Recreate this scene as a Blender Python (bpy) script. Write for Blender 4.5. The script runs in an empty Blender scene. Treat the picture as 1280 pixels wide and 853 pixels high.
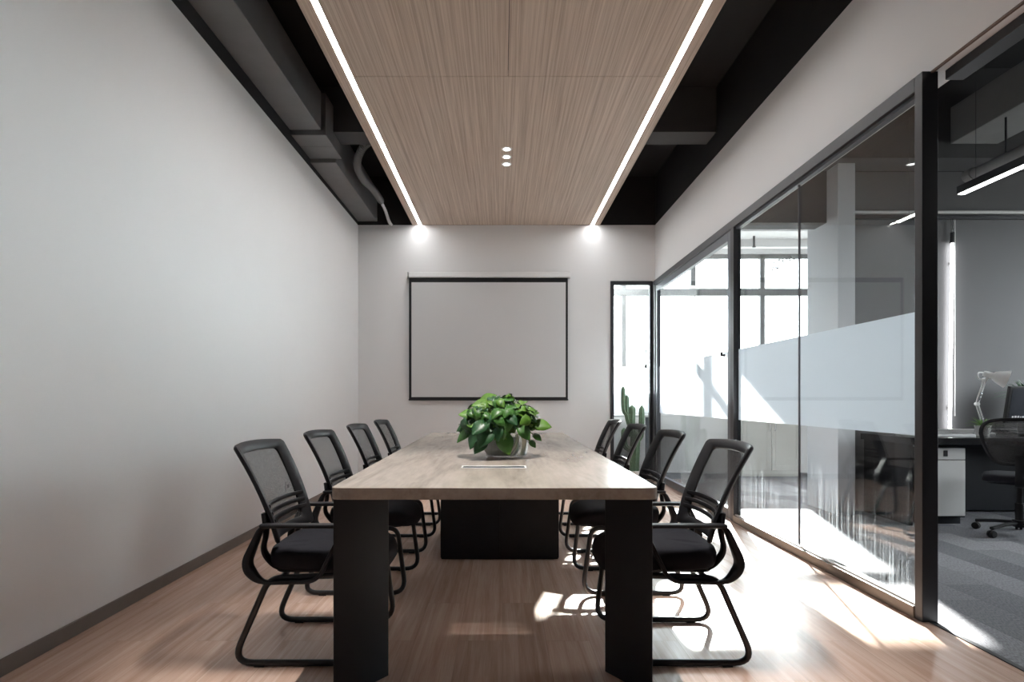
import bpy, bmesh, math, random
from mathutils import Vector, Matrix, Euler
PI = math.pi
C = bpy.context.scene.collection
random.seed(7)

# ------------------------------------------------------------------ materials
def new_mat(name):
    m = bpy.data.materials.new(name); m.use_nodes = True
    nt = m.node_tree; nt.nodes.clear()
    out = nt.nodes.new('ShaderNodeOutputMaterial')
    return m, nt, out

def L(nt, a, b): nt.links.new(a, b)

def lin(r, g, b):
    f = lambda c: (c/255/12.92) if c/255 <= 0.04045 else ((c/255+0.055)/1.055)**2.4
    return (f(r), f(g), f(b), 1)

def pmat(name, col, rough=0.5, spec=0.5, metal=0.0, var=0.06, scale=40, bump=0.0, bscale=200, coat=0.0):
    m, nt, out = new_mat(name)
    p = nt.nodes.new('ShaderNodeBsdfPrincipled')
    p.inputs['Roughness'].default_value = rough
    p.inputs['Specular IOR Level'].default_value = spec
    p.inputs['Metallic'].default_value = metal
    p.inputs['Coat Weight'].default_value = coat
    tc = nt.nodes.new('ShaderNodeTexCoord')
    n = nt.nodes.new('ShaderNodeTexNoise'); n.inputs['Scale'].default_value = scale; n.inputs['Detail'].default_value = 4
    L(nt, tc.outputs['Object'], n.inputs['Vector'])
    r = nt.nodes.new('ShaderNodeValToRGB')
    r.color_ramp.elements[0].color = tuple(c*(1-var) for c in col[:3])+(1,)
    r.color_ramp.elements[1].color = tuple(min(1, c*(1+var)) for c in col[:3])+(1,)
    L(nt, n.outputs['Fac'], r.inputs['Fac']); L(nt, r.outputs['Color'], p.inputs['Base Color'])
    if bump:
        n2 = nt.nodes.new('ShaderNodeTexNoise'); n2.inputs['Scale'].default_value = bscale
        L(nt, tc.outputs['Object'], n2.inputs['Vector'])
        b = nt.nodes.new('ShaderNodeBump'); b.inputs['Strength'].default_value = bump; b.inputs['Distance'].default_value = 0.002
        L(nt, n2.outputs['Fac'], b.inputs['Height']); L(nt, b.outputs['Normal'], p.inputs['Normal'])
    L(nt, p.outputs[0], out.inputs[0])
    return m

def emat(name, strength, col=(1, 1, 1, 1)):
    m, nt, out = new_mat(name)
    e = nt.nodes.new('ShaderNodeEmission'); e.inputs[0].default_value = col; e.inputs[1].default_value = strength
    L(nt, e.outputs[0], out.inputs[0]); return m

def wood(name, c1, c2, c3, stretch=(14, 0.7, 14), rough=0.4, spec=0.4, planks=None, fine=1.0, seed=0.0):
    """grain along Y; planks = (plank width, plank length) adds plank tone steps and thin joints"""
    m, nt, out = new_mat(name)
    p = nt.nodes.new('ShaderNodeBsdfPrincipled')
    p.inputs['Roughness'].default_value = rough; p.inputs['Specular IOR Level'].default_value = spec
    tc = nt.nodes.new('ShaderNodeTexCoord')
    mp = nt.nodes.new('ShaderNodeMapping'); mp.inputs['Scale'].default_value = stretch; mp.inputs['Location'].default_value = (seed, seed*2, 0)
    L(nt, tc.outputs['Object'], mp.inputs['Vector'])
    vec = mp.outputs['Vector']
    n = nt.nodes.new('ShaderNodeTexNoise'); n.inputs['Scale'].default_value = 1.0; n.inputs['Detail'].default_value = 6; n.inputs['Roughness'].default_value = 0.6; n.inputs['Distortion'].default_value = 0.6
    n2 = nt.nodes.new('ShaderNodeTexNoise'); n2.inputs['Scale'].default_value = 9.0; n2.inputs['Detail'].default_value = 3
    mp2 = nt.nodes.new('ShaderNodeMapping'); mp2.inputs['Scale'].default_value = (stretch[0], stretch[1]*0.6, stretch[2])
    L(nt, tc.outputs['Object'], mp2.inputs['Vector'])
    if planks:
        br = nt.nodes.new('ShaderNodeTexBrick')
        rot = nt.nodes.new('ShaderNodeMapping'); rot.inputs['Rotation'].default_value = (0, 0, PI/2)
        L(nt, tc.outputs['Object'], rot.inputs['Vector']); L(nt, rot.outputs['Vector'], br.inputs['Vector'])
        br.inputs['Color1'].default_value = (0, 0, 0, 1); br.inputs['Color2'].default_value = (1, 1, 1, 1); br.inputs['Mortar'].default_value = (0.5, 0.5, 0.5, 1)
        br.inputs['Scale'].default_value = 1; br.inputs['Brick Width'].default_value = planks[1]; br.inputs['Row Height'].default_value = planks[0]
        br.inputs['Mortar Size'].default_value = 0.0012; br.offset = 0.37
        ad = nt.nodes.new('ShaderNodeVectorMath'); ad.operation = 'MULTIPLY_ADD'
        ad.inputs[1].default_value = (7, 3, 5)
        L(nt, br.outputs['Color'], ad.inputs[0]); L(nt, mp.outputs['Vector'], ad.inputs[2]); vec = ad.outputs['Vector']
    L(nt, vec, n.inputs['Vector']); L(nt, mp2.outputs['Vector'], n2.inputs['Vector'])
    mx = nt.nodes.new('ShaderNodeMath'); mx.operation = 'MULTIPLY_ADD'; mx.inputs[1].default_value = 0.35*fine
    sb = nt.nodes.new('ShaderNodeMath'); sb.operation = 'SUBTRACT'; sb.inputs[1].default_value = 0.5
    L(nt, n2.outputs['Fac'], sb.inputs[0]); L(nt, sb.outputs[0], mx.inputs[0]); L(nt, n.outputs['Fac'], mx.inputs[2])
    r = nt.nodes.new('ShaderNodeValToRGB'); r.color_ramp.elements[0].position = 0.3; r.color_ramp.elements[0].color = c1
    r.color_ramp.elements[1].position = 0.72; r.color_ramp.elements[1].color = c3
    e = r.color_ramp.elements.new(0.5); e.color = c2
    L(nt, mx.outputs[0], r.inputs['Fac'])
    col = r.outputs['Color']
    if planks:
        mm = nt.nodes.new('ShaderNodeMix'); mm.data_type = 'RGBA'; mm.blend_type = 'MULTIPLY'; mm.inputs[0].default_value = 1
        rr = nt.nodes.new('ShaderNodeMapRange'); rr.inputs[3].default_value = 0.9; rr.inputs[4].default_value = 1.06
        L(nt, br.outputs['Color'], rr.inputs[0]); L(nt, col, mm.inputs[6]); L(nt, rr.outputs[0], mm.inputs[7])
        m2 = nt.nodes.new('ShaderNodeMix'); m2.data_type = 'RGBA'; m2.blend_type = 'MIX'
        fm = nt.nodes.new('ShaderNodeMath'); fm.operation = 'MULTIPLY'; fm.inputs[1].default_value = 0.35
        L(nt, br.outputs['Fac'], fm.inputs[0]); L(nt, fm.outputs[0], m2.inputs[0])
        L(nt, mm.outputs[2], m2.inputs[6]); m2.inputs[7].default_value = tuple(c*0.5 for c in c1[:3])+(1,)
        col = m2.outputs[2]
    L(nt, col, p.inputs['Base Color'])
    b = nt.nodes.new('ShaderNodeBump'); b.inputs['Strength'].default_value = 0.08; b.inputs['Distance'].default_value = 0.002
    L(nt, n2.outputs['Fac'], b.inputs['Height']); L(nt, b.outputs['Normal'], p.inputs['Normal'])
    L(nt, p.outputs[0], out.inputs[0])
    return m

def glass_mat(name, tint=(0.96, 0.98, 0.98, 1), refl=1.0, streaks=False, haze=0.0):
    m, nt, out = new_mat(name)
    t = nt.nodes.new('ShaderNodeBsdfTransparent'); t.inputs[0].default_value = tint
    g = nt.nodes.new('ShaderNodeBsdfGlossy'); g.inputs['Roughness'].default_value = 0.0
    fr = nt.nodes.new('ShaderNodeFresnel')
    ge = nt.nodes.new('ShaderNodeNewGeometry'); mi = nt.nodes.new('ShaderNodeMapRange')   # same reflectance from either side of the sheet
    mi.inputs[3].default_value = 1.45; mi.inputs[4].default_value = 1/1.45
    L(nt, ge.outputs['Backfacing'], mi.inputs[0]); L(nt, mi.outputs[0], fr.inputs['IOR'])
    mu = nt.nodes.new('ShaderNodeMath'); mu.operation = 'MULTIPLY'; mu.inputs[1].default_value = refl
    L(nt, fr.outputs[0], mu.inputs[0])
    mx = nt.nodes.new('ShaderNodeMixShader')
    L(nt, mu.outputs[0], mx.inputs[0]); L(nt, t.outputs[0], mx.inputs[1]); L(nt, g.outputs[0], mx.inputs[2])
    L(nt, mx.outputs[0], out.inputs[0])
    return m

def film_mat(name, kind):
    """frost: dense white etched film. stripes: fine vertical etched lines that thin out upward."""
    m, nt, out = new_mat(name)
    t = nt.nodes.new('ShaderNodeBsdfTransparent')
    tr = nt.nodes.new('ShaderNodeBsdfTranslucent'); tr.inputs[0].default_value = (0.93, 0.955, 0.99, 1)
    d = nt.nodes.new('ShaderNodeBsdfDiffuse'); d.inputs[0].default_value = (0.84, 0.88, 0.89, 1)
    m1 = nt.nodes.new('ShaderNodeMixShader'); m1.inputs[0].default_value = 0.12
    L(nt, tr.outputs[0], m1.inputs[1]); L(nt, d.outputs[0], m1.inputs[2])
    m2 = nt.nodes.new('ShaderNodeMixShader')
    L(nt, t.outputs[0], m2.inputs[1]); L(nt, m1.outputs[0], m2.inputs[2])
    if kind == 'frost':
        m2.inputs[0].default_value = 0.97
    else:
        tc = nt.nodes.new('ShaderNodeTexCoord')
        sx = nt.nodes.new('ShaderNodeSeparateXYZ'); L(nt, tc.outputs['Object'], sx.inputs[0])
        mp = nt.nodes.new('ShaderNodeMapping'); mp.inputs['Scale'].default_value = (80, 80, 0.5); L(nt, tc.outputs['Object'], mp.inputs[0])
        n = nt.nodes.new('ShaderNodeTexNoise'); n.inputs['Scale'].default_value = 2.2; n.inputs['Detail'].default_value = 2; L(nt, mp.outputs[0], n.inputs['Vector'])
        mr = nt.nodes.new('ShaderNodeMapRange'); mr.inputs[1].default_value = 0.52; mr.inputs[2].default_value = 0.72; L(nt, n.outputs['Fac'], mr.inputs[0])
        z = nt.nodes.new('ShaderNodeMapRange'); z.inputs[1].default_value = 0.72; z.inputs[2].default_value = 0.12; z.inputs[3].default_value = 0.0; z.inputs[4].default_value = 0.22; L(nt, sx.outputs['Z'], z.inputs[0])
        mu = nt.nodes.new('ShaderNodeMath'); mu.operation = 'MULTIPLY'; L(nt, mr.outputs[0], mu.inputs[0]); L(nt, z.outputs[0], mu.inputs[1])
        L(nt, mu.outputs[0], m2.inputs[0])
    L(nt, m2.outputs[0], out.inputs[0])
    return m

def mesh_fabric(name, cover, col=(0.012, 0.012, 0.014, 1)):
    m, nt, out = new_mat(name)
    t = nt.nodes.new('ShaderNodeBsdfTransparent')
    p = nt.nodes.new('ShaderNodeBsdfPrincipled'); p.inputs['Base Color'].default_value = col; p.inputs['Roughness'].default_value = 0.6
    tc = nt.nodes.new('ShaderNodeTexCoord')
    mp = nt.nodes.new('ShaderNodeMapping'); mp.inputs['Scale'].default_value = (1, 420, 420); L(nt, tc.outputs['Object'], mp.inputs[0])
    ck = nt.nodes.new('ShaderNodeTexNoise'); ck.inputs['Scale'].default_value = 1.0; L(nt, mp.outputs[0], ck.inputs['Vector'])
    mr = nt.nodes.new('ShaderNodeMapRange'); mr.inputs[1].default_value = 0.3; mr.inputs[2].default_value = 0.7
    mr.inputs[3].default_value = cover-0.15; mr.inputs[4].default_value = cover+0.15; L(nt, ck.outputs['Fac'], mr.inputs[0])
    mx = nt.nodes.new('ShaderNodeMixShader')
    L(nt, mr.outputs[0], mx.inputs[0]); L(nt, t.outputs[0], mx.inputs[1]); L(nt, p.outputs[0], mx.inputs[2])
    L(nt, mx.outputs[0], out.inputs[0]); return m

def carpet_mat():
    m, nt, out = new_mat('carpet_tiles')
    p = nt.nodes.new('ShaderNodeBsdfPrincipled'); p.inputs['Roughness'].default_value = 0.95; p.inputs['Specular IOR Level'].default_value = 0.1
    tc = nt.nodes.new('ShaderNodeTexCoord')
    br = nt.nodes.new('ShaderNodeTexBrick'); br.inputs['Scale'].default_value = 1; br.inputs['Brick Width'].default_value = 0.5; br.inputs['Row Height'].default_value = 0.25
    br.inputs['Color1'].default_value = lin(96, 97, 102); br.inputs['Color2'].default_value = lin(138, 138, 142); br.inputs['Mortar'].default_value = lin(100, 100, 104); br.inputs['Mortar Size'].default_value = 0.002
    rot = nt.nodes.new('ShaderNodeMapping'); rot.inputs['Rotation'].default_value = (0, 0, PI/2)
    L(nt, tc.outputs['Object'], rot.inputs[0]); L(nt, rot.outputs[0], br.inputs['Vector'])
    mp = nt.nodes.new('ShaderNodeMapping'); mp.inputs['Scale'].default_value = (260, 60, 100); L(nt, tc.outputs['Object'], mp.inputs[0])
    n = nt.nodes.new('ShaderNodeTexNoise'); n.inputs['Scale'].default_value = 1; n.inputs['Detail'].default_value = 3; L(nt, mp.outputs[0], n.inputs['Vector'])
    mr = nt.nodes.new('ShaderNodeMapRange'); mr.inputs[1].default_value = 0.3; mr.inputs[2].default_value = 0.7; mr.inputs[3].default_value = 0.55; mr.inputs[4].default_value = 1.3; L(nt, n.outputs['Fac'], mr.inputs[0])
    mm = nt.nodes.new('ShaderNodeMix'); mm.data_type = 'RGBA'; mm.blend_type = 'MULTIPLY'; mm.inputs[0].default_value = 1
    L(nt, br.outputs['Color'], mm.inputs[6]); L(nt, mr.outputs[0], mm.inputs[7]); L(nt, mm.outputs[2], p.inputs['Base Color'])
    b = nt.nodes.new('ShaderNodeBump'); b.inputs['Strength'].default_value = 0.5; b.inputs['Distance'].default_value = 0.004
    L(nt, n.outputs['Fac'], b.inputs['Height']); L(nt, b.outputs['Normal'], p.inputs['Normal'])
    L(nt, p.outputs[0], out.inputs[0]); return m

WHITE = pmat('wall_white_paint', (0.75, 0.75, 0.755, 1), 0.75, 0.2, var=0.015, scale=3, bump=0.05, bscale=300)
GREYW = pmat('office_grey_paint', (0.125, 0.125, 0.13, 1), 0.7, 0.2, var=0.04, scale=4)
PLACK = pmat('plenum_black_paint', (0.022, 0.022, 0.024, 1), 0.75, 0.25, var=0.12, scale=6)
DUCTM = pmat('duct_dark_grey_paint', (0.17, 0.17, 0.172, 1), 0.6, 0.35, var=0.1, scale=8)
BEAMM = pmat('beam_dark_paint', (0.075, 0.075, 0.078, 1), 0.7, 0.25, var=0.1, scale=8)
FRAME = pmat('black_anodised_frame', (0.022, 0.023, 0.028, 1), 0.42, 0.5, var=0.05)
STILE = pmat('grey_door_stile', (0.09, 0.10, 0.12, 1), 0.4, 0.5, var=0.05)
BRONZE = pmat('bronze_rail', (0.13, 0.105, 0.085, 1), 0.4, 0.5, var=0.05)
BASEB = pmat('brown_baseboard', (0.17, 0.145, 0.13, 1), 0.5, 0.4, var=0.1, scale=20)
TABLEG = pmat('table_leg_black_laminate', (0.008, 0.010, 0.015, 1), 0.45, 0.4, var=0.05)
PLAST = pmat('black_plastic', (0.009, 0.009, 0.011, 1), 0.5, 0.3, var=0.08, bump=0.1)
TUBEM = pmat('black_powder_coated_tube', (0.010, 0.010, 0.012, 1), 0.4, 0.5, var=0.05)
SEATM = pmat('black_seat_fabric', (0.011, 0.011, 0.016, 1), 0.85, 0.25, var=0.2, scale=300, bump=0.4, bscale=900)
MESHM = mesh_fabric('black_back_mesh', 0.72, (0.02, 0.02, 0.022, 1))
OMESH = mesh_fabric('grey_office_mesh', 0.75, (0.03, 0.03, 0.033, 1))
FLOORM = wood('oak_floor_planks', lin(184, 150, 131), lin(201, 169, 151), lin(215, 186, 169), (30, 1.1, 30), 0.27, 0.6, planks=(0.19, 1.25))
RAFTM = wood('ash_ceiling_veneer', lin(162, 145, 131), lin(189, 172, 157), lin(211, 195, 181), (60, 0.5, 60), 0.55, 0.3, fine=1.6)
TOPM = wood('pale_ash_table_top', lin(139, 128, 118), lin(167, 157, 147), lin(185, 175, 164), (7, 1.2, 7), 0.24, 0.6, fine=0.7, seed=3)
CARPET = carpet_mat()
LEDM = emat('led_diffuser', 25.0)
LEDW = emat('led_tube_diffuser', 9.0)
LENS = emat('downlight_lens', 12.0)
GLASS = glass_mat('clear_glass')
FROST = film_mat('frosted_film', 'frost')
LINES = film_mat('etched_line_film', 'stripes')
SCREENB = pmat('screen_black_border', (0.014, 0.014, 0.015, 1), 0.6, 0.3)
SCREENW = pmat('screen_matte_white', (0.60, 0.60, 0.605, 1), 0.8, 0.2, var=0.01, scale=2)
WPLAST = pmat('white_plastic', (0.78, 0.78, 0.78, 1), 0.4, 0.5, var=0.02)
CHROME = pmat('brushed_steel', (0.62, 0.62, 0.64, 1), 0.25, 0.5, metal=1.0, var=0.03)
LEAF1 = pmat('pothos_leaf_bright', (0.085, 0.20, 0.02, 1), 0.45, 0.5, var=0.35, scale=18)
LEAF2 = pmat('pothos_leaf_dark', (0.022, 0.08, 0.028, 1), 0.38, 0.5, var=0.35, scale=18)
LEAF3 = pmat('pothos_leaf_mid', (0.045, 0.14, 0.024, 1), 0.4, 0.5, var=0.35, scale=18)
STEMG = pmat('pothos_stem', (0.12, 0.22, 0.05, 1), 0.5, 0.4)
ROOTM = pmat('white_root', (0.66, 0.63, 0.55, 1), 0.6, 0.3)
CACT = pmat('cactus_skin', (0.10, 0.16, 0.10, 1), 0.6, 0.3, var=0.3, scale=30)
SPINE = pmat('cactus_spine', (0.35, 0.36, 0.28, 1), 0.6, 0.3)
POTW = pmat('white_ceramic', (0.72, 0.72, 0.70, 1), 0.3, 0.5, var=0.02)
SOIL = pmat('dark_soil', (0.03, 0.022, 0.016, 1), 0.9, 0.1, var=0.4, scale=120)
GREYP = pmat('pale_grey_laminate', (0.55, 0.55, 0.55, 1), 0.5, 0.4, var=0.02)
CABM = pmat('cabinet_cream_laminate', (0.46, 0.46, 0.43, 1), 0.5, 0.4, var=0.02)
DESKM = pmat('black_gloss_desk', (0.012, 0.012, 0.014, 1), 0.18, 0.5)
SCRM = pmat('monitor_screen_picture', (0.03, 0.033, 0.042, 1), 0.25, 0.5, var=0.7, scale=9)
WHITEC = pmat('lounge_white_ceiling', (0.85, 0.85, 0.85, 1), 0.8, 0.2, var=0.01)
WFRAME = pmat('pale_grey_window_frame', (0.17, 0.175, 0.18, 1), 0.5, 0.4, var=0.03)
SIGNM = pmat('grey_sign_letters', (0.16, 0.16, 0.17, 1), 0.5, 0.4)

# ------------------------------------------------------------------ mesh helpers
class MB:
    """collects shapes into one mesh"""
    def __init__(s): s.bm = bmesh.new(); s.mi = 0
    def mat(s, i): s.mi = i; return s
    def face(s, vs):
        try:
            f = s.bm.faces.new(vs); f.material_index = s.mi; return f
        except ValueError: return None
    def box(s, x0, x1, y0, y1, z0, z1, M=None):
        c = [(x0, y0, z0), (x1, y0, z0), (x1, y1, z0), (x0, y1, z0), (x0, y0, z1), (x1, y0, z1), (x1, y1, z1), (x0, y1, z1)]
        v = [s.bm.verts.new((M @ Vector(p)) if M else p) for p in c]
        for q in ((3, 2, 1, 0), (4, 5, 6, 7), (0, 1, 5, 4), (1, 2, 6, 5), (2, 3, 7, 6), (3, 0, 4, 7)): s.face([v[i] for i in q])
        return s
    def prism(s, poly, z0, z1, M=None):
        T = lambda p: (M @ Vector(p)) if M else p
        a = [s.bm.verts.new(T((x, y, z0))) for x, y in poly]; b = [s.bm.verts.new(T((x, y, z1))) for x, y in poly]
        n = len(poly); s.face(a[::-1]); s.face(b)
        for i in range(n): s.face([a[i], a[(i+1) % n], b[(i+1) % n], b[i]])
        return s
    def sweep(s, pts, rx, ry=None, closed=False, seg=10, up=Vector((0, 1, 0)), power=1.0, radii=None):
        """tube along pts; rx across `up`, ry along `up`"""
        ry = ry or rx; pts = [Vector(p) for p in pts]; n = len(pts); rings = []
        for i, p in enumerate(pts):
            if closed: t = pts[(i+1) % n]-pts[i-1]
            else: t = pts[min(i+1, n-1)]-pts[max(i-1, 0)]
            t.normalize()
            u = up-up.dot(t)*t
            if u.length < 1e-3: u = t.orthogonal()
            u.normalize(); w = t.cross(u)
            k = radii[i] if radii else 1.0
            ring = []
            for j in range(seg):
                a = 2*PI*(j+0.5)/seg; ca, sa = math.cos(a), math.sin(a)
                ca = math.copysign(abs(ca)**power, ca); sa = math.copysign(abs(sa)**power, sa)
                ring.append(s.bm.verts.new(p+w*ca*rx*k+u*sa*ry*k))
            rings.append(ring)
        m = n if closed else n-1
        for i in range(m):
            a, b = rings[i], rings[(i+1) % n]
            for j in range(seg): s.face([a[j], a[(j+1) % seg], b[(j+1) % seg], b[j]])
        if not closed: s.face(rings[0][::-1]); s.face(rings[-1])
        return s
    def lathe(s, prof, seg=24, M=None):
        rings = []
        for r, z in prof:
            if r < 1e-5: rings.append([s.bm.verts.new((M @ Vector((0, 0, z))) if M else (0, 0, z))])
            else:
                ring = []
                for j in range(seg):
                    p = Vector((r*math.cos(2*PI*j/seg), r*math.sin(2*PI*j/seg), z)); ring.append(s.bm.verts.new((M @ p) if M else p))
                rings.append(ring)
        for a, b in zip(rings, rings[1:]):
            for j in range(seg):
                k = (j+1) % seg
                if len(a) == 1 and len(b) == 1: continue
                if len(a) == 1: s.face([a[0], b[k], b[j]])
                elif len(b) == 1: s.face([a[j], a[k], b[0]])
                else: s.face([a[j], a[k], b[k], b[j]])
        return s
    def build(s, name, mats, parent=None, bevel=0.0, smooth=False, loc=None):
        bmesh.ops.recalc_face_normals(s.bm, faces=s.bm.faces)
        me = bpy.data.meshes.new(name); s.bm.to_mesh(me); s.bm.free()
        if not isinstance(mats, (list, tuple)): mats = [mats]
        for m in mats: me.materials.append(m)
        if smooth:
            for p in me.polygons: p.use_smooth = True
        o = bpy.data.objects.new(name, me); C.objects.link(o)
        if parent: o.parent = parent
        if loc: o.location = loc
        if smooth:
            try: me.set_sharp_from_angle(angle=math.radians(50))
            except Exception: pass
        if bevel:
            b = o.modifiers.new('edge', 'BEVEL'); b.width = bevel; b.segments = 2; b.limit_method = 'ANGLE'; b.angle_limit = 0.6
        return o

def tag(o, label, cat, group=None):
    o['label'] = label; o['category'] = cat
    if group: o['group'] = group
    return o
def thing(name, label, cat, loc=(0, 0, 0), rz=0.0, group=None):
    o = bpy.data.objects.new(name, None); o.empty_display_size = 0.1; C.objects.link(o)
    o.location = loc; o.rotation_euler = (0, 0, rz)
    return tag(o, label, cat, group)
def struct(o): o['kind'] = 'structure'; return o
def rootstruct(name):
    o = bpy.data.objects.new(name, None); C.objects.link(o); o['kind'] = 'structure'; return o
def dup(root, loc, rz, label, group=None):
    r = root.copy(); C.objects.link(r); r.location = loc; r.rotation_euler = (0, 0, rz); r['label'] = label
    if group: r['group'] = group
    for ch in list(root.children):
        c = ch.copy(); C.objects.link(c); c.parent = r
        for g in list(ch.children):
            d = g.copy(); C.objects.link(d); d.parent = c
    return r
def fillet(pts, rad, closed=False, n=6):
    """rounded polyline"""
    P = [Vector(p) for p in pts]; out = []; N = len(P)
    for i, p in enumerate(P):
        if not closed and i in (0, N-1): out.append(p); continue
        a, b = P[i-1], P[(i+1) % N]
        r = rad[i] if isinstance(rad, (list, tuple)) else rad
        da, db = (a-p), (b-p); la, lb = da.length, db.length
        d = min(r, la*0.45, lb*0.45)
        s, e = p+da/la*d, p+db/lb*d
        for k in range(n+1):
            t = k/n; out.append((1-t)**2*s+2*t*(1-t)*p+t*t*e)
    return out

# ------------------------------------------------------------------ setting
XL, XR, YB, ZT, ZC = -1.90, 2.01, 7.58, 3.34, 3.98   # left wall, right wall face, back wall, paint line, slab soffit
YR = -1.6
struct(MB().box(XL-0.15, XR, YR-0.15, YB+0.15, -0.15, 0).build('floor', FLOORM))
struct(MB().box(XR, 6.8, YR-0.15, 8.4, -0.15, 0).build('floor_office', CARPET))
struct(MB().box(0.9, XR, YB+0.15, 8.4, -0.15, 0).build('floor_lounge', CARPET))
struct(MB().box(XL-0.15, 6.8, YR-0.15, 8.4, ZC, ZC+0.15).build('ceiling', PLACK))
struct(MB().box(XL-0.15, XL, YR, YB+0.15, 0, ZT).mat(1).box(XL-0.15, XL, YR, YB+0.15, ZT, ZC).build('wall_left', [WHITE, PLACK]))
b = MB()
b.box(XL, 1.42, YB, YB+0.15, 0, ZT).box(1.42, 2.16, YB, YB+0.15, 2.60, ZT)
b.mat(1).box(XL, 2.16, YB, YB+0.15, ZT, ZC)
struct(b.build('wall_back', [WHITE, PLACK]))
b = MB().box(XR, XR+0.15, YR, YB, 2.591, ZT).mat(1).box(XR, XR+0.15, YR, YB, ZT, ZC)
struct(b.build('wall_right', [WHITE, PLACK]))
struct(MB().box(XL-0.15, 6.8, YR-0.15, YR, 0, ZC).build('wall_rear', GREYW))
bb = MB().box(XL, XL+0.012, YR, 1.99, 0, 0.066).box(XL, XL+0.012, 1.994, YB, 0, 0.066).build('baseboard_left', BASEB, bevel=0.003); struct(bb)
struct(MB().box(XL+0.012, 1.42, YB-0.012, YB, 0, 0.066).build('baseboard_back', BASEB, bevel=0.003))
# office and lounge shell beyond the glass
WY = 5.40
b = MB().box(3.19, 6.8, WY, WY+0.15, 0, 3.18).mat(1).box(3.19, 6.8, WY, WY+0.15, 3.18, ZC)
struct(b.build('wall_office', [GREYW, PLACK]))
b = MB().box(3.035, 3.19, 5.21, 5.73, 0, 3.185)
struct(b.build('column_office', pmat('column_pale_paint', (0.60, 0.61, 0.64, 1), 0.7, 0.2, var=0.02)))
struct(MB().box(2.16, 3.035, 5.39, 5.6, 2.70, 3.5).build('wall_bulkhead', GREYW))
struct(MB().box(2.16, 6.6, 5.1, 5.4, 3.185, ZC).build('beam_office', BEAMM))
OY0, OY1, OZ0, OZ1 = 2.7, 5.2, 0.9, 2.8
struct(MB().box(6.6, 6.8, YR, OY0, 0, ZC).box(6.6, 6.8, OY1, 8.4, 0, ZC).box(6.6, 6.8, OY0, OY1, 0, OZ0).box(6.6, 6.8, OY0, OY1, OZ1, ZC).build('wall_office_side', GREYW))
ow = rootstruct('added_window')  # unseen window, added so daylight makes the frosted band glow
MB().box(6.66, 6.72, OY0, OY0+0.05, OZ0, OZ1).box(6.66, 6.72, OY1-0.05, OY1, OZ0, OZ1).box(6.66, 6.72, 4.33, 4.37, OZ0, OZ1).box(6.66, 6.72, OY0, OY1, OZ0, OZ0+0.05).box(6.66, 6.72, OY0, OY1, OZ1-0.05, OZ1).build('window_frame', WFRAME, ow, bevel=0.003)
MB().box(6.69, 6.695, OY0, OY1, OZ0, OZ1).build('pane', GLASS, ow)
struct(MB().box(0.9, 1.0, YB+0.15, 8.4, 0, ZC).build('wall_lounge_side', WHITE))
struct(MB().box(2.161, 6.6, 5.6, 7.73, 3.20, 3.4).box(1.0, 6.6, 7.73, 8.4, 3.20, 3.4).build('ceiling_lounge', WHITEC))
WX = 8.20
struct(MB().box(1.0, 6.6, WX, WX+0.2, 0, 1.40).box(1.0, 6.6, WX, WX+0.2, 3.12, 3.2).build('wall_lounge_parapet', WHITE))
struct(MB().box(-30, 60, 8.6, 70, -3.2, -3.0).box(7.0, 60, -40, 8.6, -3.2, -3.0).build('ground_exterior', pmat('outdoor_paving', (0.16, 0.16, 0.155, 1), 0.9, 0.1, var=0.2, scale=0.5)))
# lounge ceiling ribs, seen white on white
struct(MB().box(2.2, 6.6, 7.75, 7.85, 3.10, 3.2).box(2.2, 6.6, 7.2, 7.27, 3.15, 3.2).build('trim_lounge_ceiling', WHITEC))
# lounge window wall
win = rootstruct('window_1')
b = MB()
for x in (0.75, 1.74, 2.73, 3.72, 4.71, 5.70): b.box(x-0.035, x+0.035, WX+0.03, WX+0.10, 1.40, 3.12)
b.box(1.0, 6.6, WX+0.03, WX+0.10, 1.40, 1.45).box(1.0, 6.6, WX+0.02, WX+0.11, 2.53, 2.63).box(1.0, 6.6, WX+0.03, WX+0.10, 3.06, 3.12)
b.build('window_frame', WFRAME, win, bevel=0.004)
MB().box(1.0, 6.6, WX+0.062, WX+0.068, 1.45, 3.06).build('pane', GLASS, win)

# glass partition on the right side (frame, panes, film)
FX0, FX1 = 1.972, 2.047
part = rootstruct('window_2')
b = MB()
b.box(FX0, FX1, 2.705, 2.757, 0, 2.591)
b.box(FX0, FX1, 2.757, 7.45, 2.52, 2.591)
b.build('window_frame', FRAME, part, bevel=0.003)
MB().box(FX0, FX1-0.012, 4.915, 4.985, 0, 2.52).build('mid_post', FRAME, part, bevel=0.003)
MB().box(FX0, FX1, 7.45, 7.58, 0, 2.591).build('corner_post', FRAME, part, bevel=0.003)
MB().box(FX0-0.006, FX1, 2.757, 4.915, 0, 0.058).build('bottom_rail', BRONZE, part, bevel=0.003)
MB().box(FX0+0.012, FX0+0.03, 2.757, 4.915, 0.058, 0.066).build('rail_highlight', WPLAST, part)  # white strip paints the sunlit top of the rail
MB().box(FX0+0.02, FX1-0.02, 2.757, 4.915, 2.50, 2.521).build('top_bead', STILE, part)
GX = 2.005
for y0, y1 in ((2.757, 3.897), (3.901, 4.915)):
    g = MB().box(GX, GX+0.010, y0, y1, 0.058, 2.52).build('pane', GLASS, part)
    MB().box(GX+0.0105, GX+0.0125, y0, y1, 0.872, 1.475).build('frosted_band', FROST, g)
    MB().box(GX+0.0105, GX+0.0115, y0, y1, 0.066, 0.74).build('etched_lines', LINES, g)
MB().box(GX-0.001, GX+0.0115, 3.896, 3.902, 0.058, 2.52).build('joint_bead', STILE, part)

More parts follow.
